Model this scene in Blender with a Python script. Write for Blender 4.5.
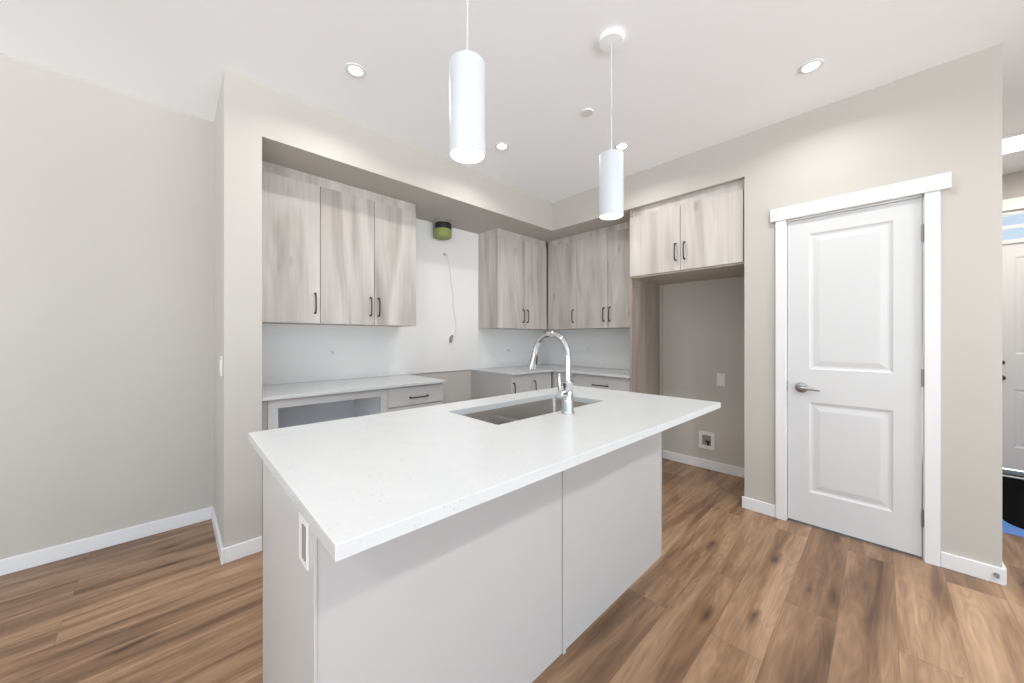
import bpy, bmesh, math, random
from mathutils import Vector, Matrix
random.seed(4)
S = bpy.context.scene
for o in list(bpy.data.objects):
    bpy.data.objects.remove(o)
COL = S.collection
PI = math.pi

# ------------------------------------------------------------------ camera
cd = bpy.data.cameras.new('camera')
cam = bpy.data.objects.new('camera', cd)
COL.objects.link(cam)
cam.location = (0, 0, 1.245)
cam.rotation_euler = (PI / 2, 0, math.radians(46.26 - 90))
cd.sensor_width = 36
cd.lens = 354.26 / 1024 * 36
cd.shift_y = -3.5 / 1024
cd.clip_start = 0.02
S.camera = cam

# ------------------------------------------------------------------ view, world, light levels
S.view_settings.view_transform = 'Standard'
S.view_settings.look = 'None'
S.view_settings.gamma = 1
S.view_settings.use_curve_mapping = False
S.view_settings.exposure = 0.07
WORLD_STRENGTH = 1.0
DOWNLIGHT_W = 5.6
PENDANT_W = 0.4
HALL_W = 15.0
ROOM_FILL_W = 22
W = bpy.data.worlds.new('daylight')
S.world = W
W.use_nodes = True
nt = W.node_tree
bg = nt.nodes['Background']
tc = nt.nodes.new('ShaderNodeTexCoord')
sx = nt.nodes.new('ShaderNodeSeparateXYZ')
rp = nt.nodes.new('ShaderNodeValToRGB')
mr = nt.nodes.new('ShaderNodeMapRange')
mr.inputs['From Min'].default_value = -1
nt.links.new(tc.outputs['Generated'], sx.inputs[0])
nt.links.new(sx.outputs['Z'], mr.inputs['Value'])
nt.links.new(mr.outputs[0], rp.inputs[0])
GROUND, HORIZON, SKY = 4.4, 0.9, 1.7
rp.color_ramp.elements[0].position = 0.46
rp.color_ramp.elements[0].color = (0.93 * GROUND, 0.97 * GROUND, GROUND, 1)
rp.color_ramp.elements[1].position = 0.58
rp.color_ramp.elements[1].color = (0.66 * SKY, 0.82 * SKY, 1.0 * SKY, 1)
e = rp.color_ramp.elements.new(0.515)
e.color = (HORIZON, HORIZON, HORIZON, 1)
nt.links.new(rp.outputs[0], bg.inputs['Color'])
# added directional boost: daylight set brighter on the -y side to balance the walls
az = nt.nodes.new('ShaderNodeMapRange')
az.inputs['From Min'].default_value = 0.0
az.inputs['From Max'].default_value = -1.0
az.inputs['To Min'].default_value = 0.52 * WORLD_STRENGTH
az.inputs['To Max'].default_value = 1.35 * WORLD_STRENGTH
nt.links.new(sx.outputs['Y'], az.inputs['Value'])
nt.links.new(az.outputs[0], bg.inputs['Strength'])


# ------------------------------------------------------------------ materials
def mat(name, color=(0.8, 0.8, 0.8), rough=0.5, metal=0.0, emit=None, strength=0, spec=0.5):
    m = bpy.data.materials.new(name)
    m.use_nodes = True
    b = m.node_tree.nodes['Principled BSDF']
    b.inputs['Base Color'].default_value = (*color, 1)
    b.inputs['Roughness'].default_value = rough
    b.inputs['Metallic'].default_value = metal
    b.inputs['Specular IOR Level'].default_value = spec
    if emit:
        b.inputs['Emission Color'].default_value = (*emit, 1)
        b.inputs['Emission Strength'].default_value = strength
    return m


def nodes(m):
    return m.node_tree.nodes, m.node_tree.links, m.node_tree.nodes['Principled BSDF']


def painted(name, color, rough=0.6, scale=220, bump=0.03, var=0.02):
    """painted surface with a faint roller texture"""
    m = mat(name, color, rough, spec=0.35)
    N, L, b = nodes(m)
    t = N.new('ShaderNodeNewGeometry')
    n = N.new('ShaderNodeTexNoise')
    n.inputs['Scale'].default_value = scale
    n.inputs['Detail'].default_value = 3
    L.new(t.outputs['Position'], n.inputs['Vector'])
    bp = N.new('ShaderNodeBump')
    bp.inputs['Strength'].default_value = bump
    bp.inputs['Distance'].default_value = 0.002
    L.new(n.outputs['Fac'], bp.inputs['Height'])
    L.new(bp.outputs['Normal'], b.inputs['Normal'])
    n2 = N.new('ShaderNodeTexNoise')
    n2.inputs['Scale'].default_value = 1.3
    L.new(t.outputs['Position'], n2.inputs['Vector'])
    mx = N.new('ShaderNodeMix')
    mx.data_type = 'RGBA'
    mx.inputs['A'].default_value = (*[c * (1 - var) for c in color], 1)
    mx.inputs['B'].default_value = (*[min(1, c * (1 + var)) for c in color], 1)
    L.new(n2.outputs['Fac'], mx.inputs['Factor'])
    L.new(mx.outputs['Result'], b.inputs['Base Color'])
    return m


def quartz(name):
    m = mat(name, (0.85, 0.85, 0.84), 0.25)
    N, L, b = nodes(m)
    t = N.new('ShaderNodeTexCoord')
    v = N.new('ShaderNodeTexVoronoi')
    v.inputs['Scale'].default_value = 130
    v.inputs['Randomness'].default_value = 1
    L.new(t.outputs['Object'], v.inputs['Vector'])
    sp = N.new('ShaderNodeSeparateColor')
    L.new(v.outputs['Color'], sp.inputs[0])
    # radius of each speck depends on the random cell colour
    r1 = N.new('ShaderNodeMapRange')
    r1.inputs['From Min'].default_value = 0.6
    r1.inputs['From Max'].default_value = 1.0
    r1.inputs['To Min'].default_value = 0.0
    r1.inputs['To Max'].default_value = 0.34
    L.new(sp.outputs[0], r1.inputs['Value'])
    lt = N.new('ShaderNodeMath')
    lt.operation = 'LESS_THAN'
    L.new(v.outputs['Distance'], lt.inputs[0])
    L.new(r1.outputs[0], lt.inputs[1])
    cr = N.new('ShaderNodeValToRGB')
    cr.color_ramp.elements[0].color = (0.30, 0.29, 0.27, 1)
    cr.color_ramp.elements[1].color = (0.66, 0.67, 0.67, 1)
    e = cr.color_ramp.elements.new(0.35)
    e.color = (0.46, 0.45, 0.43, 1)
    L.new(sp.outputs[1], cr.inputs[0])
    n = N.new('ShaderNodeTexNoise')
    n.inputs['Scale'].default_value = 14
    n.inputs['Detail'].default_value = 4
    L.new(t.outputs['Object'], n.inputs['Vector'])
    mb = N.new('ShaderNodeMix')
    mb.data_type = 'RGBA'
    mb.inputs['A'].default_value = (0.535, 0.553, 0.557, 1)
    mb.inputs['B'].default_value = (0.585, 0.60, 0.603, 1)
    L.new(n.outputs['Fac'], mb.inputs['Factor'])
    mx = N.new('ShaderNodeMix')
    mx.data_type = 'RGBA'
    ml = N.new('ShaderNodeMath')
    ml.operation = 'MULTIPLY'
    ml.inputs[1].default_value = 0.55
    L.new(lt.outputs[0], ml.inputs[0])
    L.new(ml.outputs[0], mx.inputs['Factor'])
    L.new(mb.outputs['Result'], mx.inputs['A'])
    L.new(cr.outputs[0], mx.inputs['B'])
    L.new(mx.outputs['Result'], b.inputs['Base Color'])
    return m


def laminate(name, dark, mid, light, knots=True):
    """vertical-grain ash laminate; every object gets its own piece of grain"""
    m = mat(name, mid, 0.42)
    N, L, b = nodes(m)
    t = N.new('ShaderNodeTexCoord')
    oi = N.new('ShaderNodeObjectInfo')
    mp = N.new('ShaderNodeMapping')
    mp.inputs['Scale'].default_value = (5.5, 5.5, 0.7)
    L.new(t.outputs['Object'], mp.inputs['Vector'])
    w = N.new('ShaderNodeMath')
    w.operation = 'MULTIPLY'
    w.inputs[1].default_value = 60
    L.new(oi.outputs['Random'], w.inputs[0])

    def noise(scale, detail, dist, vec):
        n = N.new('ShaderNodeTexNoise')
        n.noise_dimensions = '4D'
        n.inputs['Scale'].default_value = scale
        n.inputs['Detail'].default_value = detail
        n.inputs['Distortion'].default_value = dist
        L.new(vec, n.inputs['Vector'])
        L.new(w.outputs[0], n.inputs['W'])
        return n
    n1 = noise(1.0, 2.5, 1.1, mp.outputs[0])
    mp2 = N.new('ShaderNodeMapping')
    mp2.inputs['Scale'].default_value = (60, 60, 2.0)
    L.new(t.outputs['Object'], mp2.inputs['Vector'])
    n2 = noise(1.0, 4, 0.3, mp2.outputs[0])
    cr = N.new('ShaderNodeValToRGB')
    cr.color_ramp.elements[0].position = 0.28
    cr.color_ramp.elements[0].color = (*dark, 1)
    cr.color_ramp.elements[1].position = 0.72
    cr.color_ramp.elements[1].color = (*light, 1)
    e = cr.color_ramp.elements.new(0.48)
    e.color = (*mid, 1)
    L.new(n1.outputs['Fac'], cr.inputs[0])
    mx = N.new('ShaderNodeMix')
    mx.data_type = 'RGBA'
    mx.blend_type = 'MULTIPLY'
    mx.inputs['Factor'].default_value = 1
    c2 = N.new('ShaderNodeValToRGB')
    c2.color_ramp.elements[0].position = 0.3
    c2.color_ramp.elements[0].color = (0.90, 0.895, 0.89, 1)
    c2.color_ramp.elements[1].position = 0.6
    c2.color_ramp.elements[1].color = (1, 1, 1, 1)
    L.new(n2.outputs['Fac'], c2.inputs[0])
    L.new(cr.outputs[0], mx.inputs['A'])
    L.new(c2.outputs[0], mx.inputs['B'])
    out = mx.outputs['Result']
    if knots:
        mp3 = N.new('ShaderNodeMapping')
        mp3.inputs['Scale'].default_value = (6.0, 6.0, 2.6)
        L.new(t.outputs['Object'], mp3.inputs['Vector'])
        v = N.new('ShaderNodeTexVoronoi')
        v.voronoi_dimensions = '4D'
        v.inputs['Scale'].default_value = 1.0
        L.new(mp3.outputs[0], v.inputs['Vector'])
        L.new(w.outputs[0], v.inputs['W'])
        k = N.new('ShaderNodeValToRGB')
        k.color_ramp.elements[0].position = 0.05
        k.color_ramp.elements[0].color = (0.72, 0.72, 0.72, 1)
        k.color_ramp.elements[1].position = 0.16
        k.color_ramp.elements[1].color = (1, 1, 1, 1)
        L.new(v.outputs['Distance'], k.inputs[0])
        m3 = N.new('ShaderNodeMix')
        m3.data_type = 'RGBA'
        m3.blend_type = 'MULTIPLY'
        m3.inputs['Factor'].default_value = 1
        L.new(out, m3.inputs['A'])
        L.new(k.outputs[0], m3.inputs['B'])
        out = m3.outputs['Result']
    L.new(out, b.inputs['Base Color'])
    return m


def plank_floor(name):
    m = mat(name, (0.3, 0.2, 0.13), 0.42)
    N, L, b = nodes(m)
    t = N.new('ShaderNodeTexCoord')
    br = N.new('ShaderNodeTexBrick')
    br.offset = 0.37
    br.offset_frequency = 2
    br.squash = 1
    br.inputs['Scale'].default_value = 1
    br.inputs['Brick Width'].default_value = 1.22
    br.inputs['Row Height'].default_value = 0.182
    br.inputs['Mortar Size'].default_value = 0.0011
    br.inputs['Mortar Smooth'].default_value = 0.1
    br.inputs['Bias'].default_value = 0
    br.inputs['Color1'].default_value = (0, 0, 0, 1)
    br.inputs['Color2'].default_value = (1, 1, 1, 1)
    br.inputs['Mortar'].default_value = (0.5, 0.5, 0.5, 1)
    mp0 = N.new('ShaderNodeMapping')
    mp0.inputs['Location'].default_value = (0.35, 0.045, 0)
    L.new(t.outputs['Object'], mp0.inputs['Vector'])
    L.new(mp0.outputs[0], br.inputs['Vector'])
    rnd = N.new('ShaderNodeSeparateColor')
    L.new(br.outputs['Color'], rnd.inputs[0])
    w = N.new('ShaderNodeMath')
    w.operation = 'MULTIPLY'
    w.inputs[1].default_value = 37
    L.new(rnd.outputs[0], w.inputs[0])

    def noise(sc, scale, detail, dist, rough=0.5):
        mp = N.new('ShaderNodeMapping')
        mp.inputs['Scale'].default_value = sc
        L.new(t.outputs['Object'], mp.inputs['Vector'])
        n = N.new('ShaderNodeTexNoise')
        n.noise_dimensions = '4D'
        n.inputs['Scale'].default_value = scale
        n.inputs['Detail'].default_value = detail
        n.inputs['Distortion'].default_value = dist
        n.inputs['Roughness'].default_value = rough
        L.new(mp.outputs[0], n.inputs['Vector'])
        L.new(w.outputs[0], n.inputs['W'])
        return n
    broad = noise((0.95, 9.5, 1), 1.0, 3, 0.7)          # smoky light and dark areas
    fine = noise((5, 90, 1), 1.0, 5, 0.4, 0.65)        # fibre grain
    cath = noise((1.1, 9, 1), 1.0, 1, 1.6)             # rings of the grain
    cr = N.new('ShaderNodeValToRGB')
    el = cr.color_ramp.elements
    el[0].position = 0.24
    el[0].color = (0.098, 0.050, 0.025, 1)
    el[1].position = 0.80
    el[1].color = (0.455, 0.300, 0.185, 1)
    e = el.new(0.42)
    e.color = (0.205, 0.117, 0.064, 1)
    e = el.new(0.56)
    e.color = (0.322, 0.198, 0.117, 1)
    # tone of the whole plank added to the broad noise
    a = N.new('ShaderNodeMath')
    a.operation = 'MULTIPLY_ADD'
    a.inputs[1].default_value = 0.12
    L.new(rnd.outputs[0], a.inputs[0])
    s0 = N.new('ShaderNodeMath')
    s0.operation = 'SUBTRACT'
    s0.inputs[1].default_value = 0.06
    L.new(broad.outputs['Fac'], s0.inputs[0])
    L.new(s0.outputs[0], a.inputs[2])
    L.new(a.outputs[0], cr.inputs[0])
    # rings
    sn = N.new('ShaderNodeMath')
    sn.operation = 'MULTIPLY'
    sn.inputs[1].default_value = 60
    L.new(cath.outputs['Fac'], sn.inputs[0])
    si = N.new('ShaderNodeMath')
    si.operation = 'SINE'
    L.new(sn.outputs[0], si.inputs[0])
    rg = N.new('ShaderNodeMapRange')
    rg.inputs['From Min'].default_value = -1
    rg.inputs['To Min'].default_value = 0.90
    rg.inputs['To Max'].default_value = 1.05
    L.new(si.outputs[0], rg.inputs['Value'])
    fg = N.new('ShaderNodeMapRange')
    fg.inputs['From Min'].default_value = 0.3
    fg.inputs['From Max'].default_value = 0.7
    fg.inputs['To Min'].default_value = 0.80
    fg.inputs['To Max'].default_value = 1.12
    L.new(fine.outputs['Fac'], fg.inputs['Value'])
    pr = N.new('ShaderNodeMath')
    pr.operation = 'MULTIPLY'
    L.new(rg.outputs[0], pr.inputs[0])
    L.new(fg.outputs[0], pr.inputs[1])
    # knots
    mpk = N.new('ShaderNodeMapping')
    mpk.inputs['Scale'].default_value = (1.6, 6.0, 1)
    L.new(t.outputs['Object'], mpk.inputs['Vector'])
    nd = N.new('ShaderNodeTexNoise')
    nd.inputs['Scale'].default_value = 9
    L.new(t.outputs['Object'], nd.inputs['Vector'])
    md = N.new('ShaderNodeMix')
    md.data_type = 'RGBA'
    md.blend_type = 'LINEAR_LIGHT'
    md.inputs['Factor'].default_value = 0.10
    L.new(mpk.outputs[0], md.inputs['A'])
    L.new(nd.outputs['Color'], md.inputs['B'])
    vk = N.new('ShaderNodeTexVoronoi')
    vk.voronoi_dimensions = '2D'
    vk.inputs['Scale'].default_value = 1.0
    L.new(md.outputs['Result'], vk.inputs['Vector'])
    kr = N.new('ShaderNodeValToRGB')
    kr.color_ramp.elements[0].position = 0.0
    kr.color_ramp.elements[0].color = (0.26, 0.21, 0.18, 1)
    kr.color_ramp.elements[1].position = 0.17
    kr.color_ramp.elements[1].color = (1, 1, 1, 1)
    L.new(vk.outputs['Distance'], kr.inputs[0])
    mk = N.new('ShaderNodeMix')
    mk.data_type = 'RGBA'
    mk.blend_type = 'MULTIPLY'
    sk = N.new('ShaderNodeSeparateColor')
    L.new(vk.outputs['Color'], sk.inputs[0])
    gk = N.new('ShaderNodeMapRange')
    gk.inputs['From Min'].default_value = 0.35
    gk.inputs['From Max'].default_value = 0.75
    L.new(sk.outputs[0], gk.inputs['Value'])
    L.new(gk.outputs[0], mk.inputs['Factor'])
    L.new(cr.outputs[0], mk.inputs['A'])
    L.new(kr.outputs[0], mk.inputs['B'])
    mg = N.new('ShaderNodeMix')
    mg.data_type = 'RGBA'
    mg.blend_type = 'MULTIPLY'
    mg.inputs['Factor'].default_value = 1
    L.new(mk.outputs['Result'], mg.inputs['A'])
    L.new(pr.outputs[0], mg.inputs['B'])
    # dark joints
    mj = N.new('ShaderNodeMix')
    mj.data_type = 'RGBA'
    mj.blend_type = 'MIX'
    mf = N.new('ShaderNodeMath')
    mf.operation = 'MULTIPLY'
    mf.inputs[1].default_value = 0.35
    L.new(br.outputs['Fac'], mf.inputs[0])
    L.new(mf.outputs[0], mj.inputs['Factor'])
    L.new(mg.outputs['Result'], mj.inputs['A'])
    mj.inputs['B'].default_value = (0.09, 0.055, 0.035, 1)
    L.new(mj.outputs['Result'], b.inputs['Base Color'])
    bp = N.new('ShaderNodeBump')
    bp.inputs['Strength'].default_value = 0.12
    bp.inputs['Distance'].default_value = 0.001
    L.new(fine.outputs['Fac'], bp.inputs['Height'])
    L.new(bp.outputs['Normal'], b.inputs['Normal'])
    return m


def brushed(name, color, rough):
    m = mat(name, color, rough, 1.0)
    N, L, b = nodes(m)
    t = N.new('ShaderNodeTexCoord')
    mp = N.new('ShaderNodeMapping')
    mp.inputs['Scale'].default_value = (6, 400, 400)
    L.new(t.outputs['Object'], mp.inputs['Vector'])
    n = N.new('ShaderNodeTexNoise')
    n.inputs['Scale'].default_value = 1
    L.new(mp.outputs[0], n.inputs['Vector'])
    r = N.new('ShaderNodeMapRange')
    r.inputs['To Min'].default_value = rough - 0.08
    r.inputs['To Max'].default_value = rough + 0.08
    L.new(n.outputs['Fac'], r.inputs['Value'])
    L.new(r.outputs[0], b.inputs['Roughness'])
    return m


M_WALL = painted('greige_paint', (0.505, 0.482, 0.448), 0.65)
M_CEIL = painted('ceiling_paint', (0.94, 0.955, 0.975), 0.8, 300, 0.05)
M_TRIM = painted('white_trim_paint', (0.75, 0.755, 0.76), 0.35, 60, 0.01)
M_DOOR = painted('white_door_paint', (0.63, 0.64, 0.645), 0.4, 60, 0.01)
M_CAB = painted('white_cabinet', (0.50, 0.492, 0.485), 0.4, 80, 0.01)
M_LINER = painted('white_liner', (0.82, 0.83, 0.84), 0.4, 80, 0.01)
M_SPLASH = painted('white_backsplash', (0.82, 0.82, 0.815), 0.25, 30, 0.01)
M_FLOOR = plank_floor('plank_floor')
M_QUARTZ = quartz('white_quartz')
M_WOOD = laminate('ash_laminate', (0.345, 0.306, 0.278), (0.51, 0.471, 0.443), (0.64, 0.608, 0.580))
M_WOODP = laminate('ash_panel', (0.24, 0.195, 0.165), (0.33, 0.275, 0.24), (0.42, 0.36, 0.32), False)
M_PULL = mat('dark_pull_metal', (0.07, 0.065, 0.06), 0.35, 0.8)
M_CHROME = mat('chrome', (0.62, 0.62, 0.63), 0.07, 1.0)
M_NICKEL = mat('satin_nickel', (0.38, 0.38, 0.39), 0.28, 1.0)
M_STEEL = brushed('brushed_steel', (0.34, 0.325, 0.31), 0.34)
M_BLACK = mat('black_plastic', (0.015, 0.015, 0.016), 0.35)
M_RUG = mat('black_mat', (0.004, 0.004, 0.005), 0.9, spec=0.05)
M_BLUE = painted('blue_sheet', (0.10, 0.24, 0.60), 0.5, 90, 0.05)
M_PENDANT = painted('white_pendant', (0.60, 0.635, 0.67), 0.3, 40, 0.005)
M_PLATE = mat('white_plate', (0.74, 0.74, 0.735), 0.35)
M_GREY = mat('grey_plastic', (0.25, 0.25, 0.25), 0.5)
M_GREEN = painted('green_wrap', (0.28, 0.33, 0.10), 0.45, 60, 0.1, 0.25)
M_WIRE = mat('white_wire', (0.75, 0.74, 0.71), 0.5)
M_GLOW = mat('lamp_lens', (1, 1, 1), 0.4, emit=(1.0, 0.97, 0.92), strength=6)
M_GLOWP = mat('pendant_lens', (1, 1, 1), 0.4, emit=(1.0, 0.97, 0.92), strength=2.5)
M_GLOWH = mat('hall_lens', (1, 1, 1), 0.4, emit=(1.0, 0.98, 0.95), strength=3)
M_ALU = mat('aluminium', (0.6, 0.6, 0.6), 0.35, 1.0)
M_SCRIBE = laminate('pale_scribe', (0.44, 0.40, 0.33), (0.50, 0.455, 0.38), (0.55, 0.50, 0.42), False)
M_SILV = mat('foil_silver', (0.6, 0.6, 0.58), 0.3, 1.0)
gm = bpy.data.materials.new('window_glass')
gm.use_nodes = True
gb = gm.node_tree.nodes['Principled BSDF']
gb.inputs['Transmission Weight'].default_value = 1
gb.inputs['Roughness'].default_value = 0
gb.inputs['IOR'].default_value = 1.45
M_GLASS = gm


# ------------------------------------------------------------------ mesh helpers (all in world metres)
def bx(bm, x0, x1, y0, y1, z0, z1, bev=0.0, seg=2):
    r = bmesh.ops.create_cube(bm, size=1)
    vs = r['verts']
    for v in vs:
        v.co = Vector(((x0 + x1) / 2 + v.co.x * (x1 - x0), (y0 + y1) / 2 + v.co.y * (y1 - y0), (z0 + z1) / 2 + v.co.z * (z1 - z0)))
    if bev > 0:
        es = set()
        for v in vs:
            es.update(v.link_edges)
        bmesh.ops.bevel(bm, geom=list(es), offset=bev, segments=seg, affect='EDGES', profile=0.5)
    return bm


def box(*a, **k):
    return bx(bmesh.new(), *a, **k)


def boxes(lst, bev=0.0):
    bm = bmesh.new()
    for a in lst:
        bx(bm, *a, bev=bev)
    return bm


def tube(bm, pts, r, n=12, caps=True):
    pts = [Vector(p) for p in pts]
    rs = r if isinstance(r, (list, tuple)) else [r] * len(pts)
    up = None
    rings = []
    for i, p in enumerate(pts):
        d = (pts[min(i + 1, len(pts) - 1)] - pts[max(i - 1, 0)]).normalized()
        if up is None:
            up = Vector((0, 0, 1)) if abs(d.z) < 0.9 else Vector((1, 0, 0))
        s = d.cross(up).normalized()
        up = s.cross(d).normalized()
        rings.append([bm.verts.new(p + (s * math.cos(2 * PI * k / n) + up * math.sin(2 * PI * k / n)) * rs[i]) for k in range(n)])
    for a, b_ in zip(rings, rings[1:]):
        for k in range(n):
            bm.faces.new((a[k], a[(k + 1) % n], b_[(k + 1) % n], b_[k]))
    if caps:
        bm.faces.new(rings[0])
        bm.faces.new(list(reversed(rings[-1])))
    return bm


def lathe(bm, c, prof, n=40, axis='z'):
    """prof: list of (radius, height) along the axis, from c"""
    c = Vector(c)
    rings = []
    for r, h in prof:
        ring = []
        for k in range(n):
            a = 2 * PI * k / n
            u, v = r * math.cos(a), r * math.sin(a)
            p = {'z': (u, v, h), 'x': (h, u, v), 'y': (u, h, v)}[axis]
            ring.append(bm.verts.new(c + Vector(p)))
        rings.append(ring)
    for a, b_ in zip(rings, rings[1:]):
        for k in range(n):
            bm.faces.new((a[k], a[(k + 1) % n], b_[(k + 1) % n], b_[k]))
    if prof[0][0] > 1e-6:
        bm.faces.new(rings[0])
    if prof[-1][0] > 1e-6:
        bm.faces.new(list(reversed(rings[-1])))
    bmesh.ops.remove_doubles(bm, verts=bm.verts, dist=1e-6)
    return bm


def rounded_rect(x0, x1, y0, y1, r, n=5):
    pts = []
    for cx, cy, a0 in ((x1 - r, y1 - r, 0), (x0 + r, y1 - r, 90), (x0 + r, y0 + r, 180), (x1 - r, y0 + r, 270)):
        for k in range(n + 1):
            a = math.radians(a0 + 90 * k / n)
            pts.append((cx + r * math.cos(a), cy + r * math.sin(a)))
    return pts


def prism(poly, z0, z1, hole=None):
    bm = bmesh.new()

    def loop(p):
        vs = [bm.verts.new((x, y, z1)) for x, y in p]
        return [bm.edges.new((vs[i], vs[(i + 1) % len(vs)])) for i in range(len(vs))]
    es = loop(poly)
    if hole:
        es += loop(hole)
    r = bmesh.ops.triangle_fill(bm, edges=es, use_beauty=True, use_dissolve=False)
    fs = [g for g in r['geom'] if isinstance(g, bmesh.types.BMFace)]
    ex = bmesh.ops.extrude_face_region(bm, geom=fs)
    for g in ex['geom']:
        if isinstance(g, bmesh.types.BMVert):
            g.co.z = z0
    return bm


def obj(name, bm, m, parent=None, smooth=None, bevel=0.0, origin=None):
    bmesh.ops.recalc_face_normals(bm, faces=bm.faces)
    o_ = Vector((0, 0, 0))
    if parent is not None:
        o_ = Vector(parent['_o'])
    elif origin is not None:
        o_ = Vector(origin)
    else:
        xs = [v.co for v in bm.verts]
        o_ = Vector(((min(v.x for v in xs) + max(v.x for v in xs)) / 2, (min(v.y for v in xs) + max(v.y for v in xs)) / 2, min(v.z for v in xs)))
    for v in bm.verts:
        v.co -= o_
    if smooth:
        for f in bm.faces:
            f.smooth = True
    me = bpy.data.meshes.new(name)
    bm.to_mesh(me)
    bm.free()
    if smooth:
        try:
            me.set_sharp_from_angle(angle=math.radians(smooth))
        except Exception:
            pass
    me.materials.append(m)
    o = bpy.data.objects.new(name, me)
    COL.objects.link(o)
    o['_o'] = tuple(o_)
    if parent is not None:
        o.parent = parent
    else:
        o.location = o_
    if bevel:
        md = o.modifiers.new('bevel', 'BEVEL')
        md.width = bevel
        md.segments = 2
        md.limit_method = 'ANGLE'
        md.angle_limit = math.radians(40)
    return o


def tag(o, label, cat, group=None):
    o['label'] = label
    o['category'] = cat
    if group:
        o['group'] = group
    return o


def thing(name, label, cat, loc, group=None):
    o = bpy.data.objects.new(name, None)
    o.empty_display_size = 0.05
    COL.objects.link(o)
    o.location = loc
    o['_o'] = tuple(loc)
    return tag(o, label, cat, group)


def struct(name, bm, m, parent=None, **k):
    o = obj(name, bm, m, parent, **k)
    if parent is None:
        o['kind'] = 'structure'
    return o


def copy_tree(o, parent=None):
    c = o.copy()
    COL.objects.link(c)
    c.parent = parent
    for ch in list(o.children):
        copy_tree(ch, c)
    return c


# ------------------------------------------------------------------ dimensions
CEIL = 2.74
X = 3.03      # plane of the right wall and its soffit
Y = 2.52      # plane of the pier and the left soffit
YB = 3.20     # long wall behind the kitchen
XB = 3.68     # back wall of the right run
SOF = 2.43    # underside of the soffit
CT = 0.892    # perimeter countertop height
XE = 5.49     # wall with the front door

# ------------------------------------------------------------------ room shell
struct('floor', box(-4, XE + 0.1, -3.6, YB + 0.1, -0.1, 0), M_FLOOR, origin=(0, 0, 0))
struct('ceiling', box(-4, XE + 0.1, -3.6, YB + 0.1, CEIL, CEIL + 0.1), M_CEIL)
struct('wall_left', box(-4, XB + 0.12, YB, YB + 0.1, 0, CEIL + 0.03), M_WALL)
struct('wall_pier', box(0.204, 0.378, Y, YB, 0, CEIL + 0.03), M_WALL)
so = prism([(0.378, Y), (X, Y), (X, 0.699), (XB, 0.699), (XB, YB), (0.378, YB)], SOF, CEIL + 0.03)
struct('wall_soffit', so, M_WALL)
struct('wall_niche', box(XB, XB + 0.12, 0.59, YB, 0, CEIL + 0.03), M_WALL)
DY0, DY1, DZ = -0.166, 0.459, 2.045     # pantry door opening
struct('wall_right', boxes([(X, X + 0.12, DY1, 0.699, 0, CEIL + 0.03), (X, X + 0.12, DY0, DY1, DZ, CEIL + 0.03), (X, X + 0.12, -0.42, DY0, 0, CEIL + 0.03),
                            (X + 0.12, XB, 0.59, 0.699, 0, CEIL)]), M_WALL)
struct('wall_hall', box(X + 0.12, XE, -0.42, -0.30, 0, CEIL), M_WALL)
FD0, FD1, FZ, TZ = -1.60, -0.70, 2.12, 2.38     # front door and transom opening
struct('wall_entry', boxes([(XE, XE + 0.12, FD1 + 0.02, -0.30, 0, CEIL), (XE, XE + 0.12, FD0 - 0.02, FD1 + 0.02, TZ + 0.02, CEIL),
                            (XE, XE + 0.12, -2.4, FD0 - 0.02, 0, CEIL)]), M_WALL)
struct('wall_hall_side', box(2.6, XE, -2.4, -2.3, 0, CEIL), M_WALL)
# skirting
BH = 0.083


def skirt(name, x0, x1, y0, y1):
    struct(name, box(x0, x1, y0, y1, 0, BH, bev=0.003), M_TRIM)


skirt('baseboard_left', -4, 0.190, YB - 0.014, YB)
skirt('baseboard_pier_side', 0.190, 0.204, Y - 0.014, YB)
skirt('baseboard_pier', 0.204, 0.378, Y - 0.014, Y)
skirt('baseboard_niche', XB - 0.014, XB, 0.699, 1.575)
skirt('baseboard_right', X - 0.014, X, 0.512, 0.713)
skirt('baseboard_right_end', X - 0.014, X, -0.428, -0.220)
skirt('baseboard_hall', X + 0.001, XE, -0.434, -0.42)
# door casing
struct('trim_1', boxes([(X - 0.018, X, DY1 - 0.004, DY1 + 0.052, 0, 2.050), (X - 0.018, X, DY0 - 0.053, DY0 + 0.004, 0, 2.050)], bev=0.002), M_TRIM)
struct('trim_2', box(X - 0.026, X, -0.256, 0.540, 2.050, 2.135, bev=0.002), M_TRIM)
struct('trim_3', boxes([(X, X + 0.12, DY1 - 0.009, DY1, 0, DZ), (X, X + 0.12, DY0, DY0 + 0.009, 0, DZ), (X, X + 0.12, DY0, DY1, DZ - 0.007, DZ)]), M_TRIM)


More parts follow.
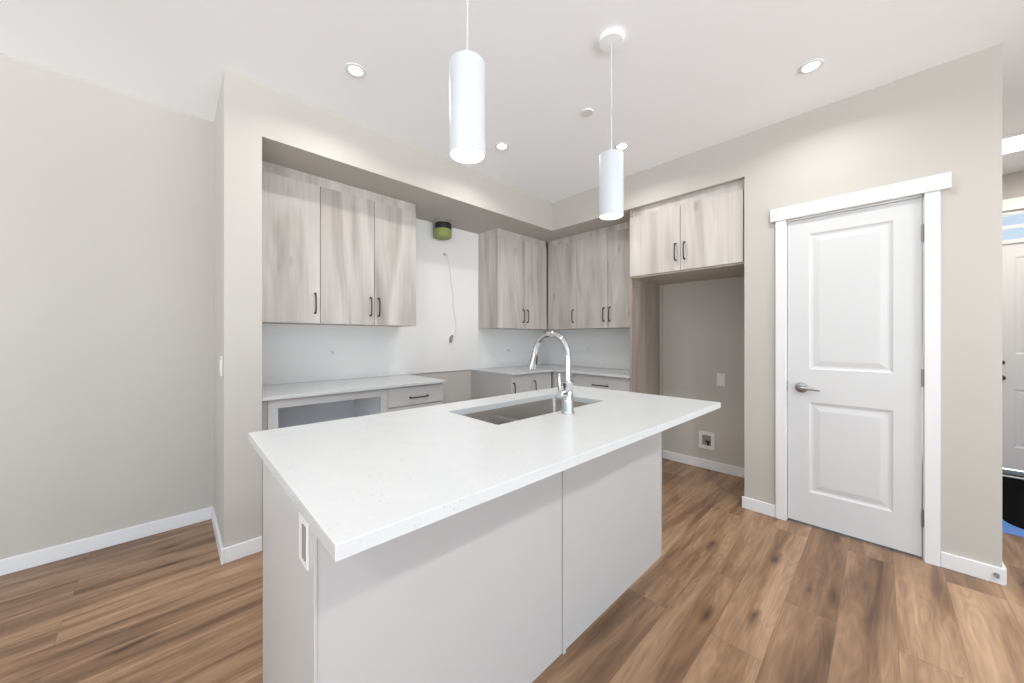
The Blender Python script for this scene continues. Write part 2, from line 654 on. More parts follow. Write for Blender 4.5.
# ------------------------------------------------------------------ pantry door with two moulded panels
def panel_door(name, xf, y0, y1, z0, z1, panels, th, m):
    """door leaf facing -x at xf; panels = list of (y0, y1, z0, z1)"""
    bm = bmesh.new()
    ys = sorted({y0, y1, *[p[0] for p in panels], *[p[1] for p in panels]})
    zs = sorted({z0, z1, *[p[2] for p in panels], *[p[3] for p in panels]})
    V = {(a, b): bm.verts.new((xf, a, b)) for a in ys for b in zs}

    def inside(a, b):
        return any(p[0] - 1e-6 <= a <= p[1] + 1e-6 and p[2] - 1e-6 <= b <= p[3] + 1e-6 for p in panels)
    for i in range(len(ys) - 1):
        for j in range(len(zs) - 1):
            cy, cz = (ys[i] + ys[i + 1]) / 2, (zs[j] + zs[j + 1]) / 2
            if not inside(cy, cz):
                bm.faces.new((V[ys[i], zs[j]], V[ys[i + 1], zs[j]], V[ys[i + 1], zs[j + 1]], V[ys[i], zs[j + 1]]))
    for p in panels:
        prev = [V[p[0], p[2]], V[p[1], p[2]], V[p[1], p[3]], V[p[0], p[3]]]
        for ins, dep in ((0.004, 0.003), (0.014, 0.0065), (0.022, 0.007), (0.050, 0.0025), (0.056, 0.002)):
            cur = [bm.verts.new((xf + dep, a, b)) for a, b in ((p[0] + ins, p[2] + ins), (p[1] - ins, p[2] + ins), (p[1] - ins, p[3] - ins), (p[0] + ins, p[3] - ins))]
            for k in range(4):
                bm.faces.new((prev[k], prev[(k + 1) % 4], cur[(k + 1) % 4], cur[k]))
            prev = cur
        bm.faces.new(prev)
    back = [bm.verts.new((xf + th, a, b)) for a, b in ((y0, z0), (y1, z0), (y1, z1), (y0, z1))]
    bm.faces.new(back)
    def edge(vs, b0, b1):
        bm.faces.new(vs + [b1, b0])
    edge([V[a, z0] for a in ys], back[0], back[1])
    edge([V[a, z1] for a in ys], back[3], back[2])
    edge([V[y0, b] for b in zs], back[0], back[3])
    edge([V[y1, b] for b in zs], back[1], back[2])
    return bm


PX = X + 0.004
d1 = struct('door_1', panel_door('door', PX, -0.153, 0.447, 0.018, 2.034, [(-0.044, 0.334, 1.040, 1.931), (-0.044, 0.334, 0.229, 0.822)], 0.035, M_DOOR), M_DOOR)
hb = bmesh.new()
lathe(hb, (PX, 0.372, 0.915), [(0.033, 0.0), (0.034, -0.006), (0.030, -0.014), (0.016, -0.018), (0.011, -0.040), (0.013, -0.044), (0.013, -0.056), (0.0, -0.058)], 28, 'x')
tube(hb, [(PX - 0.050, 0.372, 0.915), (PX - 0.050, 0.34, 0.914), (PX - 0.049, 0.30, 0.911), (PX - 0.047, 0.276, 0.908)], [0.0105, 0.0095, 0.008, 0.0075])
h = obj('door_handle', hb, M_NICKEL, d1, smooth=40)
h['label'] = 'satin nickel lever handle'
for z in (1.831, 1.021, 0.236):
    hb = bmesh.new()
    tube(hb, [(PX - 0.004, -0.157, z - 0.045), (PX - 0.004, -0.157, z + 0.045)], 0.006, 12)
    tube(hb, [(PX - 0.004, -0.157, z - 0.050), (PX - 0.004, -0.157, z - 0.045)], 0.0045, 12)
    tube(hb, [(PX - 0.004, -0.157, z + 0.045), (PX - 0.004, -0.157, z + 0.050)], 0.0045, 12)
    obj('hinge', hb, M_NICKEL, d1, smooth=40)['label'] = 'grey metal hinge'
struct('trim_4', box(X - 0.001, X + 0.03, 0.4485, 0.4505, 0.88, 0.955), M_NICKEL)   # strike plate

# ------------------------------------------------------------------ front door at the end of the hall
d2 = struct('door_2', panel_door('door', XE + 0.03, FD0, FD1, 0.05, FZ - 0.02, [(-1.10, -0.83, 1.10, 1.98), (-1.47, -1.20, 1.10, 1.98), (-1.10, -0.83, 0.25, 0.78), (-1.47, -1.20, 0.25, 0.78)], 0.045, M_TRIM), M_TRIM)
for z, r in ((1.02, 0.022), (0.88, 0.026)):
    kb = lathe(bmesh.new(), (XE + 0.03, -0.755, z), [(r, 0), (r, -0.012), (r * 0.5, -0.016), (r * 0.5, -0.03), (r * 0.9, -0.036), (r * 0.9, -0.05), (0, -0.052)], 20, 'x')
    obj('door_knob' if r > 0.023 else 'deadbolt', kb, M_BLACK, d2, smooth=40)['label'] = 'black door hardware'
struct('trim_5', boxes([(XE - 0.018, XE, FD1 - 0.001, FD1 + 0.09, 0, TZ + 0.02), (XE - 0.018, XE, FD0 - 0.09, FD0 + 0.001, 0, TZ + 0.02), (XE - 0.024, XE, FD0 - 0.11, FD1 + 0.11, TZ + 0.02, TZ + 0.125)], bev=0.002), M_TRIM)
w1 = struct('window_1', boxes([(XE + 0.01, XE + 0.09, FD0 - 0.02, FD1 + 0.02, FZ - 0.015, FZ + 0.02), (XE + 0.01, XE + 0.09, FD0 - 0.02, FD1 + 0.02, TZ - 0.01, TZ + 0.02),
                               (XE + 0.01, XE + 0.09, FD0 - 0.02, FD0 + 0.03, FZ + 0.02, TZ - 0.01), (XE + 0.01, XE + 0.09, FD1 - 0.03, FD1 + 0.02, FZ + 0.02, TZ - 0.01),
                               (XE + 0.03, XE + 0.07, FD0 + 0.03, FD1 - 0.03, 2.245, 2.275)]), M_TRIM)
obj('pane', box(XE + 0.072, XE + 0.078, FD0 + 0.03, FD1 - 0.03, FZ + 0.02, TZ - 0.01), M_GLASS, w1)
struct('trim_6', box(XE - 0.13, XE - 0.09, FD0 - 0.02, FD1 + 0.02, 0, 0.02, bev=0.004), M_ALU)   # threshold
struct('trim_7', box(XE - 0.09, XE + 0.09, FD0 - 0.02, FD1 + 0.02, 0, 0.028), M_BLACK)

# entry floor coverings
bl = prism(rounded_rect(3.84, 5.35, -1.75, -0.452, 0.03), 0.0, 0.003)
tag(obj('floor_sheet', bl, M_BLUE), 'blue protective sheet on the floor by the front door', 'floor sheet')
bk = prism(rounded_rect(3.95, 5.34, -1.68, -0.570, 0.17, 8), 0.003, 0.013)
tag(obj('door_mat', bk, M_RUG, bevel=0.003), 'black entry mat lying on the blue sheet', 'mat')


# ------------------------------------------------------------------ cabinet parts
def pull(face, u, w0, plane, parent, vertical=True, length=0.125, lab='dark metal bar pull'):
    """arched pull. face 'y': door faces -y at y=plane (u = x); face 'x': door faces -x at x=plane (u = y). w0 = centre height"""
    bm = bmesh.new()
    hl = length / 2
    prof = [(-hl, 0.0), (-hl, 0.016), (-hl + 0.006, 0.025), (-hl * 0.55, 0.030), (0, 0.031), (hl * 0.55, 0.030), (hl - 0.006, 0.025), (hl, 0.016), (hl, 0.0)]
    rs = [0.0075, 0.007, 0.006, 0.0052, 0.0052, 0.0052, 0.006, 0.007, 0.0075]
    pts = []
    for a, d in prof:
        uu, zz = (u, w0 + a) if vertical else (u + a, w0)
        pts.append((uu, plane - d, zz) if face == 'y' else (plane - d, uu, zz))
    tube(bm, pts, rs, 10)
    return obj('handle', bm, M_PULL, parent, smooth=45)


def front(name, face, a0, a1, z0, z1, plane, m, parent, th=0.018):
    """flat door or drawer front; face as above, visible surface at plane"""
    g = 0.002
    if face == 'y':
        bm = box(a0 + g, a1 - g, plane, plane + th, z0 + g, z1 - g, bev=0.0012)
    else:
        bm = box(plane, plane + th, a0 + g, a1 - g, z0 + g, z1 - g, bev=0.0012)
    return obj(name, bm, m, parent)


def cab_body(face, a0, a1, z0, z1, p0, p1, m, parent):
    bm = box(a0, a1, p0, p1, z0, z1) if face == 'y' else box(p0, p1, a0, a1, z0, z1)
    return obj('carcass', bm, m, parent)


UZ0, UZ1 = 1.350, 2.360     # wall cabinet doors
YU = 2.850                  # door plane of wall cabinets, left run
XU = 3.330                  # door plane, right run
HZ = 1.497                  # pull height


def wall_cab(label, face, a0, a1, splits, handles, plane, back):
    loc = ((a0 + a1) / 2, (plane + back) / 2, UZ0) if face == 'y' else ((plane + back) / 2, (a0 + a1) / 2, UZ0)
    t = thing('wall_cabinet', label, 'cabinet', loc, None)
    cab_body(face, a0, a1, UZ0 + 0.001, SOF, plane + 0.024, back, M_WOOD, t)
    f = box(a0, a1, plane + 0.012, plane + 0.0238, UZ1 + 0.001, SOF) if face == 'y' else box(plane + 0.012, plane + 0.0238, a0, a1, UZ1 + 0.001, SOF)
    obj('filler', f, M_WOOD, t)
    for (s0, s1), hu in zip(zip(splits, splits[1:]), handles):
        d = front('door', face, s0, s1, UZ0, UZ1, plane, M_WOOD, t)
        pull(face, hu, HZ, plane, d, length=0.142)
    return t


SPL = 0.012                  # backsplash thickness
wall_cab('light ash wall cabinet with one door, beside the pier above the microwave shelf', 'y', 0.380, 0.781, [0.380, 0.781], [0.745], YU, YB - SPL)
wall_cab('light ash two-door wall cabinet left of the dangling hood wire', 'y', 0.781, 1.556, [0.781, 1.181, 1.556], [1.148, 1.214], YU, YB - SPL)
wall_cab('grey-brown two-door wall cabinet with exposed side, right of the hood gap', 'y', 2.520, 3.318, [2.520, 2.935, 3.318], [2.900, 2.966], YU, YB - SPL)
c = bpy.data.objects[-1] if False else None
wall_cab('single-door ash wall cabinet in the inner corner under the soffit', 'x', 2.421, 2.845, [2.421, 2.845], [2.458], XU, XB - SPL)
wall_cab('two-door ash wall cabinet between the corner cabinet and the tall fridge panel', 'x', 1.621, 2.421, [1.621, 2.020, 2.421], [1.985, 2.055], XU, XB - SPL)
# fridge surround
t = thing('fridge_cabinet', 'deep ash two-door cabinet with tall side panel around the empty fridge space', 'cabinet', (3.36, 1.16, 0))
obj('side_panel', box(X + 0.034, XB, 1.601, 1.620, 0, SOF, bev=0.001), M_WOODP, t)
obj('scribe_strip', box(XB - 0.02, XB, 1.576, 1.601, 0, 1.806), M_SCRIBE, t)['label'] = 'pale strip where the panel meets the wall'
FX = 3.044
FT = 2.352
obj('carcass', box(FX + 0.019, XB, 0.701, 1.600, 1.808, FT), M_WOOD, t)
obj('filler', box(FX + 0.035, FX + 0.052, 0.701, 1.600, FT + 0.001, SOF), M_WOOD, t)
obj('lightened_underside', box(FX + 0.019, XB, 0.701, 1.600, 1.796, 1.807), M_SCRIBE, t)['label'] = 'beige underside, coloured paler as if lit from below'  # paler colour stands in for light reaching the underside from below
for a0, a1, hu in ((0.710, 1.160, 1.125), (1.160, 1.612, 1.196)):
    d = front('door', 'x', a0, a1, 1.807, FT, FX, M_WOOD, t)
    pull('x', hu, 1.966, FX, d, length=0.135)

# ------------------------------------------------------------------ base cabinets
YF = 2.556    # faces of the left run
XF = 3.075    # faces of the right run
KZ = 0.10
CB = CT - 0.021


def kick(x0, x1, y0, y1, parent):
    obj('toe_kick', box(x0, x1, y0, y1, 0, KZ), M_CAB, parent)


t = thing('microwave_cabinet', 'white base cabinet with an open framed microwave shelf next to the pier', 'cabinet', (0.80, 2.88, 0))
x0, x1 = 0.413, 1.162
obj('carcass', boxes([(x0, x0 + 0.018, YF + 0.02, YB, KZ, CB), (x1 - 0.018, x1, YF + 0.02, YB, KZ, CB), (x0, x1, YB - 0.018, YB, KZ, CB),
                      (x0, x1, YF + 0.02, YB, KZ, KZ + 0.018), (x0, x1, YF + 0.02, YB, 0.44, 0.458), (x0, x1, YF + 0.02, YB, CB - 0.018, CB)]), M_LINER, t)
obj('frame', boxes([(x0, x0 + 0.052, YF, YF + 0.019, 0.44, CB), (x1 - 0.056, x1 - 0.002, YF, YF + 0.019, 0.44, CB), (x0 + 0.052, x1 - 0.056, YF, YF + 0.019, CB - 0.056, CB),
                    (x0 + 0.052, x1 - 0.056, YF, YF + 0.019, 0.44, 0.50)]), M_CAB, t)
obj('filler', box(0.380, x0 - 0.001, YF + 0.012, YF + 0.03, 0, CB), M_CAB, t)
dr = front('drawer', 'y', x0, x1, KZ, 0.437, YF, M_CAB, t)
pull('y', 0.79, 0.36, YF, dr, False, 0.16)
kick(x0, x1, YF + 0.07, YB, t)
t = thing('drawer_cabinet', 'white drawer base cabinet at the left edge of the range gap', 'cabinet', (1.45, 2.88, 0))
x0, x1 = 1.162, 1.640
cab_body('y', x0, x1, KZ, CB, YF + 0.019, YB, M_CAB, t)
for z0, z1 in ((0.717, CB - 0.003), (0.42, 0.713), (KZ, 0.416)):
    dr = front('drawer', 'y', x0, x1, z0, z1, YF, M_CAB, t)
    pull('y', 1.417, (z0 + z1) / 2 + (-0.013 if z1 > 0.8 else 0.1), YF, dr, False, 0.15)
kick(x0, x1, YF + 0.07, YB, t)
t = thing('base_cabinet', 'white two-door base cabinet right of the range gap', 'cabinet', (2.74, 2.88, 0))
x0, x1 = 2.432, 3.055
cab_body('y', x0, 3.055, KZ, CB, YF + 0.019, YB, M_CAB, t)
for s0, s1, hu in ((x0, 2.737, x0 + 0.032), (2.737, x1, 2.770)):
    d = front('door', 'y', s0, s1, KZ, CB - 0.003, YF, M_CAB, t)
    pull('y', hu, 0.715, YF, d, length=0.15)
kick(x0, 3.055, YF + 0.07, YB, t)
t = thing('base_cabinet', 'white base cabinet with a top drawer beside the tall fridge panel', 'cabinet', (3.38, 2.08, 0))
cab_body('x', 1.622, YB, KZ, CB, XF + 0.019, XB, M_CAB, t)
dr = front('drawer', 'x', 1.622, 2.262, 0.735, CB - 0.003, XF, M_CAB, t)
pull('x', 1.942, 0.775, XF, dr, False, 0.17)
for s0, s1, hu in ((1.622, 1.942, 1.910), (1.942, 2.262, 1.974)):
    d = front('door', 'x', s0, s1, KZ, 0.731, XF, M_CAB, t)
    pull('x', hu, 0.62, XF, d, length=0.15)
obj('filler', box(XF, XF + 0.018, 2.264, YF, KZ, CB), M_CAB, t)
kick(XF + 0.07, XB, 1.622, YB, t)

# perimeter worktops
tag(obj('countertop', prism([(0.379, 2.530), (1.654, 2.530), (1.654, YB), (0.379, YB)], CT - 0.02, CT), M_QUARTZ, bevel=0.0015),
    'white quartz countertop left of the range gap, over the microwave shelf', 'countertop')
tag(obj('countertop', prism([(2.425, 2.530), (3.046, 2.530), (3.046, 1.621), (XB, 1.621), (XB, YB), (2.425, YB)], CT - 0.02, CT), M_QUARTZ, bevel=0.0015),
    'L-shaped white countertop turning the corner under the ash wall cabinets', 'countertop')
# backsplash sheets
sp = boxes([(0.379, 1.6, YB - SPL, YB, CT, SOF - 0.001), (1.6, 2.519, YB - SPL, YB, CT, SOF - 0.001)])
bmesh.ops.remove_doubles(sp, verts=sp.verts, dist=1e-5)
tag(obj('backsplash', box(0.379, 2.519, YB - SPL, YB, CT + 0.0005, SOF), M_SPLASH), 'tall white backsplash sheet behind the hood gap reaching the soffit', 'backsplash')
sp.free()
tag(obj('backsplash', box(2.520, XB - SPL, YB - SPL, YB, CT + 0.0005, UZ0), M_SPLASH), 'short white backsplash strip under the cabinet right of the hood gap', 'backsplash')
tag(obj('backsplash', box(XB - SPL, XB, 1.621, YB, CT + 0.0005, UZ0), M_SPLASH), 'white backsplash strip behind the faucet, running to the tall fridge panel', 'backsplash')

# ------------------------------------------------------------------ island
IX0, IX1, IY0, IY1 = 0.2256, 2.020, 0.874, 1.490
IT, IB = 0.914, 0.886
t = thing('kitchen_island', 'white kitchen island base with plain back panels under the quartz slab', 'island', (1.12, 1.18, 0))
obj('carcass', boxes([(IX0 + 0.019, IX1 - 0.019, IY0 + 0.014, IY0 + 0.03, 0.10, IB), (IX0 + 0.019, IX1 - 0.019, 1.452, 1.470, 0.10, 0.66), (IX0 + 0.019, IX1 - 0.019, IY0 + 0.03, 1.452, 0.10, 0.118),
                      (0.70, 0.718, IY0 + 0.03, 1.452, 0.118, 0.66), (1.72, 1.738, IY0 + 0.03, 1.452, 0.118, 0.66)]), M_CAB, t)
for a0, a1 in ((IX0 + 0.007, 1.113), (1.121, IX1 - 0.007)):
    obj('back_panel', box(a0, a1, IY0, IY0 + 0.014, 0, IB, bev=0.001), M_CAB, t)
obj('batten', box(1.1085, 1.1255, IY0 - 0.008, IY0 - 0.0002, 0, IB, bev=0.001), M_CAB, t)
for a in (IX0, IX1 - 0.0065):
    obj('end_panel', box(a, a + 0.0065, IY0 - 0.004, 1.489, 0, IB, bev=0.001), M_CAB, t)
obj('toe_kick', box(IX0 + 0.019, IX1 - 0.019, 1.39, 1.404, 0, 0.10), M_CAB, t)
xs = [IX0 + 0.019, 0.70, 1.21, 1.72, IX1 - 0.019]
for i in range(4):
    d = obj('door', box(xs[i] + 0.002, xs[i + 1] - 0.002, 1.4705, 1.4885, 0.10, IB - 0.004, bev=0.001), M_CAB, t)
    hu = xs[i + 1] - 0.04 if i % 2 == 0 or i == 0 else xs[i] + 0.04
    hb = tube(bmesh.new(), [(hu, 1.488, 0.70), (hu, 1.51, 0.70), (hu, 1.518, 0.71), (hu, 1.518, 0.82), (hu, 1.51, 0.83), (hu, 1.488, 0.83)], 0.005, 10)
    obj('handle', hb, M_PULL, d, smooth=45)
# slab with the sink cut-out
hole = rounded_rect(0.895, 1.645, 1.012, 1.357, 0.012, 3)
tag(obj('island_countertop', prism([(0.187, 0.604), (2.036, 0.574), (2.025, 1.512), (0.190, 1.531)], IB, IT, hole), M_QUARTZ, bevel=0.0015),
    'large speckled white quartz slab topping the kitchen island', 'countertop')
# outlet on the island end
t = thing('outlet', 'white outlet plate on the end of the island below the slab', 'outlet', (IX0, 0.940, 0.77))
obj('cover_plate', box(IX0 - 0.006, IX0, 0.905, 0.975, 0.714, 0.828, bev=0.0015), M_PLATE, t)
obj('socket', box(IX0 - 0.0085, IX0 - 0.0055, 0.911, 0.938, 0.733, 0.811, bev=0.001), M_GREY, t)['label'] = 'dark grey socket insert'


# ------------------------------------------------------------------ undermount double sink
def basin(x0, x1, y0, y1, z1, z0, r):
    bm = bmesh.new()
    prof = [(0.022, z1), (0.0, z1), (-0.003, z1 - 0.006), (-0.006, z0 + 0.03), (-0.016, z0 + 0.008), (-0.034, z0)]
    loops = []
    for off, z in prof:
        rr = max(0.006, r + off * 0.6)
        loops.append([bm.verts.new((x, y, z)) for x, y in rounded_rect(x0 - off, x1 + off, y0 - off, y1 + off, rr, 5)])
    n = len(loops[0])
    for a, b_ in zip(loops, loops[1:]):
        for k in range(n):
            bm.faces.new((a[k], a[(k + 1) % n], b_[(k + 1) % n], b_[k]))
    bm.faces.new(loops[-1])
    return bm


t = thing('kitchen_sink', 'undermount stainless double-bowl sink set into the island slab', 'sink', (1.27, 1.185, 0.69))
o = obj('basin', basin(0.893, 1.647, 1.010, 1.359, IB - 0.0005, 0.69, 0.022), M_STEEL, t, smooth=50)
md = o.modifiers.new('thickness', 'SOLIDIFY')
md.thickness = 0.0012
md.offset = -1
dv = bmesh.new()
bx(dv, 1.160, 1.182, 1.008, 1.3605, 0.692, 0.858, bev=0.007, seg=3)
obj('divider', dv, M_STEEL, t, smooth=50)
for cx in (1.03, 1.41):
    obj('drain', lathe(bmesh.new(), (cx, 1.20, 0.6903), [(0.055, 0), (0.053, 0.003), (0.042, 0.001), (0.04, -0.0002), (0.012, 0.0005), (0.010, 0.006), (0, 0.007)], 28), M_CHROME, t, smooth=40)

# ------------------------------------------------------------------ faucet
FXC, FYC = 1.256, 0.957
t = thing('kitchen_faucet', 'chrome gooseneck pull-down faucet at the near edge of the island sink', 'faucet', (FXC, FYC, IT))
b_ = lathe(bmesh.new(), (FXC, FYC, IT), [(0.030, 0), (0.030, 0.006), (0.027, 0.010), (0.0255, 0.014), (0.0255, 0.060), (0.023, 0.064), (0.023, 0.128), (0.0245, 0.130), (0.0245, 0.140), (0.017, 0.143), (0.0, 0.144)], 32)
obj('body', b_, M_CHROME, t, smooth=40)
R = 0.097
cz = 1.166
pts = [(FXC, FYC, IT + 0.140), (FXC, FYC, 1.10), (FXC, FYC, 1.14)]
for k in range(0, 18):
    a = math.radians(180 - k * 10.0)
    pts.append((FXC, FYC + R + R * math.cos(a), cz + R * math.sin(a)))
obj('spout', tube(bmesh.new(), pts, 0.0135, 20), M_CHROME, t, smooth=50)
e0 = Vector(pts[-1])
dirn = (Vector(pts[-1]) - Vector(pts[-2])).normalized()
hd = [e0 + dirn * s for s in (0.0, 0.004, 0.0041, 0.012, 0.0121, 0.030, 0.068, 0.086, 0.088)]
sh = obj('spray_head', tube(bmesh.new(), hd, [0.0145, 0.0145, 0.0165, 0.0165, 0.0150, 0.0165, 0.0205, 0.0215, 0.019], 24), M_CHROME, t, smooth=50)
bt = hd[6] + Vector((-0.006, -0.0185, 0.0))
pb = tube(bmesh.new(), [hd[5] + Vector((0.002, -0.0140, 0.004)), hd[6] + Vector((0.002, -0.0175, 0.0))], 0.006, 12)
obj('spray_button', pb, M_BLACK, sh, smooth=50)['label'] = 'black spray button'
lv = bmesh.new()
tube(lv, [(FXC - 0.018, FYC, IT + 0.088), (FXC - 0.058, FYC, IT + 0.088), (FXC - 0.062, FYC, IT + 0.088)], [0.0165, 0.0165, 0.014], 20)
tube(lv, [(FXC - 0.050, FYC, IT + 0.095), (FXC - 0.060, FYC, IT + 0.118), (FXC - 0.062, FYC, IT + 0.165), (FXC - 0.060, FYC, IT + 0.180)], [0.008, 0.007, 0.0062, 0.0055], 14)
obj('lever', lv, M_CHROME, t, smooth=50)


# ------------------------------------------------------------------ pendants
def pendant(x, y, label):
    t = thing('pendant_light', label, 'pendant lamp', (x, y, CEIL), 'pendants over the island')
    obj('canopy', lathe(bmesh.new(), (x, y, CEIL), [(0.060, 0), (0.060, -0.018), (0.057, -0.022), (0.012, -0.024), (0.0, -0.024)], 40), M_CEIL, t, smooth=40)
    obj('cord', tube(bmesh.new(), [(x, y, CEIL - 0.022), (x, y, 2.157)], 0.0032, 10), M_PENDANT, t, smooth=60)
    r = 0.0592
    z0, z1 = 1.852, 2.158
    prof = [(r - 0.003, z0 + 0.012), (r - 0.003, z0), (r, z0), (r, z1 - 0.003), (r - 0.003, z1), (0.010, z1), (0.009, z1 + 0.010), (0.0, z1 + 0.010)]
    obj('shade', lathe(bmesh.new(), (x, y, 0), prof, 48), M_PENDANT, t, smooth=40)
    obj('diffuser', lathe(bmesh.new(), (x, y, 0), [(r - 0.0031, z0 + 0.006), (r - 0.0031, z0 + 0.004), (0, z0 + 0.004)], 40), M_GLOWP, t)['label'] = 'glowing white diffuser'
    return t


p = pendant(0.708, 0.955, 'white cylinder pendant, the nearer and larger of the two, over the island')
q = copy_tree(p)
q.location = (1.581, 0.935, CEIL)
q['label'] = 'white cylinder pendant with visible ceiling canopy, near the fridge cabinet'


def lamp(name, kind, loc, energy, size, color=(1, 0.985, 0.965), spread=None):
    l = bpy.data.lights.new(name, kind)
    l.energy = energy
    l.color = color
    if kind == 'AREA':
        l.shape = 'DISK'
        l.size = size
        if spread:
            l.spread = math.radians(spread)
    else:
        l.shadow_soft_size = size
    o = bpy.data.objects.new(name, l)
    COL.objects.link(o)
    o.location = loc
    return o


for x, y in ((0.708, 0.955), (1.581, 0.935)):
    lamp('pendant_lamp', 'AREA', (x, y, 1.850), PENDANT_W, 0.10)

# ------------------------------------------------------------------ downlights
t = thing('downlight', 'recessed ceiling downlight above the left wall cabinets', 'downlight', (0.736, 2.031, CEIL), 'ceiling downlights')
obj('trim_ring', lathe(bmesh.new(), (0.736, 2.031, CEIL), [(0.054, 0), (0.054, -0.004), (0.050, -0.006), (0.038, -0.006), (0.036, -0.001)], 40), M_TRIM, t, smooth=40)
obj('lens', lathe(bmesh.new(), (0.736, 2.031, CEIL), [(0.036, -0.001), (0.036, -0.003), (0, -0.003)], 40), M_GLOW, t)['label'] = 'glowing lens'
spots = [((0.736, 2.031), None), ((1.851, 2.047), 'recessed ceiling downlight between the two pendants near the soffit corner'),
         ((2.526, 1.401), 'recessed ceiling downlight just behind the far pendant'),
         ((2.534, 0.271), 'recessed ceiling downlight above the white pantry door')]
for (x, y), lab in spots:
    if lab:
        c = copy_tree(t)
        c.location = (x, y, CEIL)
        c['label'] = lab
    lamp('overhead_lamp', 'AREA', (x, y, CEIL - 0.008), DOWNLIGHT_W, 0.07, spread=150)
for x, y in ((0.75, -1.30), (2.35, -1.45), (-1.25, -1.30), (-1.25, 0.80)):      # added unseen lamps behind the camera, for overhead fill and the slab's shadow
    lamp('overhead_lamp', 'AREA', (x, y, CEIL - 0.008), ROOM_FILL_W, 0.085, spread=150)
tag(obj('smoke_sensor', lathe(bmesh.new(), (1.979, 1.35, CEIL), [(0.040, 0), (0.040, -0.005), (0.036, -0.009), (0.0, -0.009)], 36), M_TRIM, smooth=30),
    'small flat white disc on the ceiling left of the far pendant', 'ceiling cap')
# flush light in the hall
t = thing('hall_light', 'bright flush ceiling light in the hall before the front door', 'ceiling lamp', (4.62, -1.0, CEIL))
obj('frame', box(4.44, 4.81, -1.40, -0.50, CEIL - 0.022, CEIL, bev=0.004), M_TRIM, t)
obj('lens', box(4.455, 4.795, -1.385, -0.515, CEIL - 0.026, CEIL - 0.0222, bev=0.001), M_GLOWH, t)['label'] = 'glowing lens'
lamp('hall_lamp', 'AREA', (4.62, -1.0, CEIL - 0.03), HALL_W, 0.3, (1, 0.93, 0.85))


# ------------------------------------------------------------------ small fittings
t = thing('light_switch', 'white switch plate on the pier side facing the left wall', 'switch', (0.204, 2.636, 1.083))
obj('cover_plate', box(0.198, 0.204, 2.600, 2.672, 1.025, 1.141, bev=0.002), M_PLATE, t)
obj('rocker', box(0.194, 0.1985, 2.620, 2.652, 1.050, 1.116, bev=0.001), M_PLATE, t)
# fridge niche outlet and water box, on x = XB
t = thing('outlet', 'white outlet plate on the wall of the fridge space', 'outlet', (XB, 1.036, 0.857))
obj('cover_plate', box(XB - 0.006, XB, 1.001, 1.071, 0.799, 0.915, bev=0.002), M_PLATE, t)
obj('socket', box(XB - 0.0085, XB - 0.0055, 1.018, 1.054, 0.824, 0.890, bev=0.001), M_TRIM, t)
t = thing('water_box', 'white recessed water supply box low on the wall of the fridge space', 'water box', (XB, 1.157, 0.27))
y0, y1, z0, z1 = 1.089, 1.226, 0.188, 0.352
obj('frame', boxes([(XB - 0.008, XB, y0, y0 + 0.03, z0, z1), (XB - 0.008, XB, y1 - 0.03, y1, z0, z1), (XB - 0.008, XB, y0 + 0.03, y1 - 0.03, z0, z0 + 0.034), (XB - 0.008, XB, y0 + 0.03, y1 - 0.03, z1 - 0.034, z1)]), M_PLATE, t)
obj('recess', box(XB - 0.002, XB - 0.0005, y0 + 0.03, y1 - 0.03, z0 + 0.034, z1 - 0.034), M_GREY, t)['label'] = 'grey inside of the box'
vb = bmesh.new()
tube(vb, [(XB - 0.006, 1.145, z0 + 0.036), (XB - 0.006, 1.145, z0 + 0.070)], 0.009, 12)
tube(vb, [(XB - 0.006, 1.125, z0 + 0.072), (XB - 0.006, 1.165, z0 + 0.072)], 0.010, 12)
obj('valve', vb, M_BLACK, t, smooth=50)['label'] = 'black shut-off valve'

# exhaust duct stub under the soffit
DX, DYY = 1.975, 3.075
t = thing('duct_stub', 'short black and green exhaust duct stub hanging under the soffit', 'duct', (DX, DYY, SOF))
obj('collar', lathe(bmesh.new(), (DX, DYY, SOF), [(0.088, 0), (0.088, -0.022), (0.083, -0.026), (0.083, -0.03)], 36), M_SILV, t, smooth=40)['label'] = 'silver collar'
obj('black_band', lathe(bmesh.new(), (DX, DYY, SOF), [(0.084, -0.03), (0.085, -0.035), (0.085, -0.085), (0.084, -0.09)], 36), M_BLACK, t, smooth=40)['label'] = 'black band'
obj('green_sleeve', lathe(bmesh.new(), (DX, DYY, SOF), [(0.084, -0.09), (0.086, -0.093), (0.086, -0.160), (0.080, -0.172), (0.055, -0.180), (0.0, -0.182)], 36), M_GREEN, t, smooth=50)['label'] = 'green wrap'
# dangling hood wire
YW = YB - SPL
t = thing('hood_wire', 'thin white wire with a plug dangling from the backsplash under the duct', 'wire', (2.10, YW, 1.3))
pw = [(2.065, YW + 0.001, 2.125), (2.07, YW - 0.015, 2.135), (2.085, YW - 0.02, 2.11), (2.115, YW - 0.012, 2.03), (2.135, YW - 0.008, 1.92), (2.15, YW - 0.008, 1.80), (2.170, YW - 0.012, 1.70),
      (2.168, YW - 0.008, 1.60), (2.185, YW - 0.008, 1.50), (2.205, YW - 0.008, 1.42), (2.205, YW - 0.010, 1.34), (2.185, YW - 0.012, 1.29), (2.155, YW - 0.012, 1.265)]
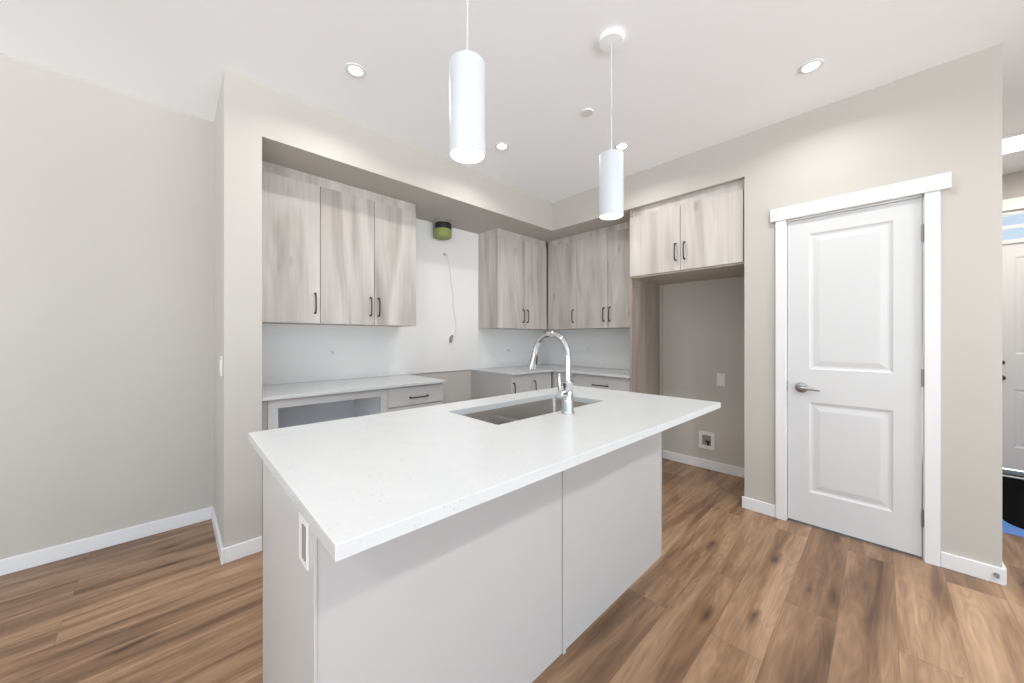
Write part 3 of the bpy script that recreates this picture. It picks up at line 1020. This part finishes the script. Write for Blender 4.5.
# smooth the path
ps = []
for i in range(len(pw) - 1):
    p0 = Vector(pw[max(0, i - 1)])
    p1 = Vector(pw[i])
    p2 = Vector(pw[i + 1])
    p3 = Vector(pw[min(len(pw) - 1, i + 2)])
    for k in range(5):
        u = k / 5
        ps.append(0.5 * ((2 * p1) + (p2 - p0) * u + (2 * p0 - 5 * p1 + 4 * p2 - p3) * u * u + (-p0 + 3 * p1 - 3 * p2 + p3) * u ** 3))
ps.append(Vector(pw[-1]))
ps = [Vector((p.x, min(p.y, YW - 0.005), p.z)) for p in ps]
obj('cable', tube(bmesh.new(), ps, 0.0045, 8), M_WIRE, t, smooth=60)
pg = bmesh.new()
tube(pg, [(2.160, YW - 0.012, 1.27), (2.140, YW - 0.014, 1.245), (2.135, YW - 0.014, 1.20)], [0.012, 0.018, 0.014], 10)
obj('plug', pg, M_GREY, t, smooth=50)['label'] = 'dark grey plug'
obj('grommet', lathe(bmesh.new(), (2.065, YW, 2.125), [(0.012, 0.0), (0.012, -0.003), (0.006, -0.004)], 16, 'y'), M_GREY, t)
# capped wires poking out of the backsplash
t = thing('wire_stub', 'short grey wire stub in the backsplash under the left wall cabinets', 'wire stub', (0.963, YW, 1.128), 'wire stubs in the backsplash')
wb = bmesh.new()
lathe(wb, (0.963, YW, 1.128), [(0.016, 0.0), (0.016, -0.002), (0.011, -0.002)], 16, 'y')
tube(wb, [(0.963, YW, 1.128), (0.965, YW - 0.015, 1.126), (0.969, YW - 0.022, 1.113)], 0.004, 8)
obj('wire', wb, M_WIRE, t, smooth=50)
c = copy_tree(t)
c.location = (2.985, YW, 1.097)
c['label'] = 'short wire stub in the backsplash left of the faucet'
c = copy_tree(t)
c.location = (XB - SPL, 2.487, 1.11)
c.rotation_euler = (0, 0, -PI / 2)
c['label'] = 'short wire stub in the backsplash right of the faucet'
# door stop on the skirting at the wall end
db = bmesh.new()
tube(db, [(X - 0.0138, -0.400, 0.045), (X - 0.020, -0.400, 0.045), (X - 0.0201, -0.400, 0.045), (X - 0.045, -0.400, 0.045)], [0.010, 0.010, 0.006, 0.006], 12)
t = tag(obj('door_stop', db, M_NICKEL, smooth=45), 'small metal door stop on the baseboard at the wall end', 'door stop')

for o in bpy.data.objects:
    if '_o' in o:
        del o['_o']
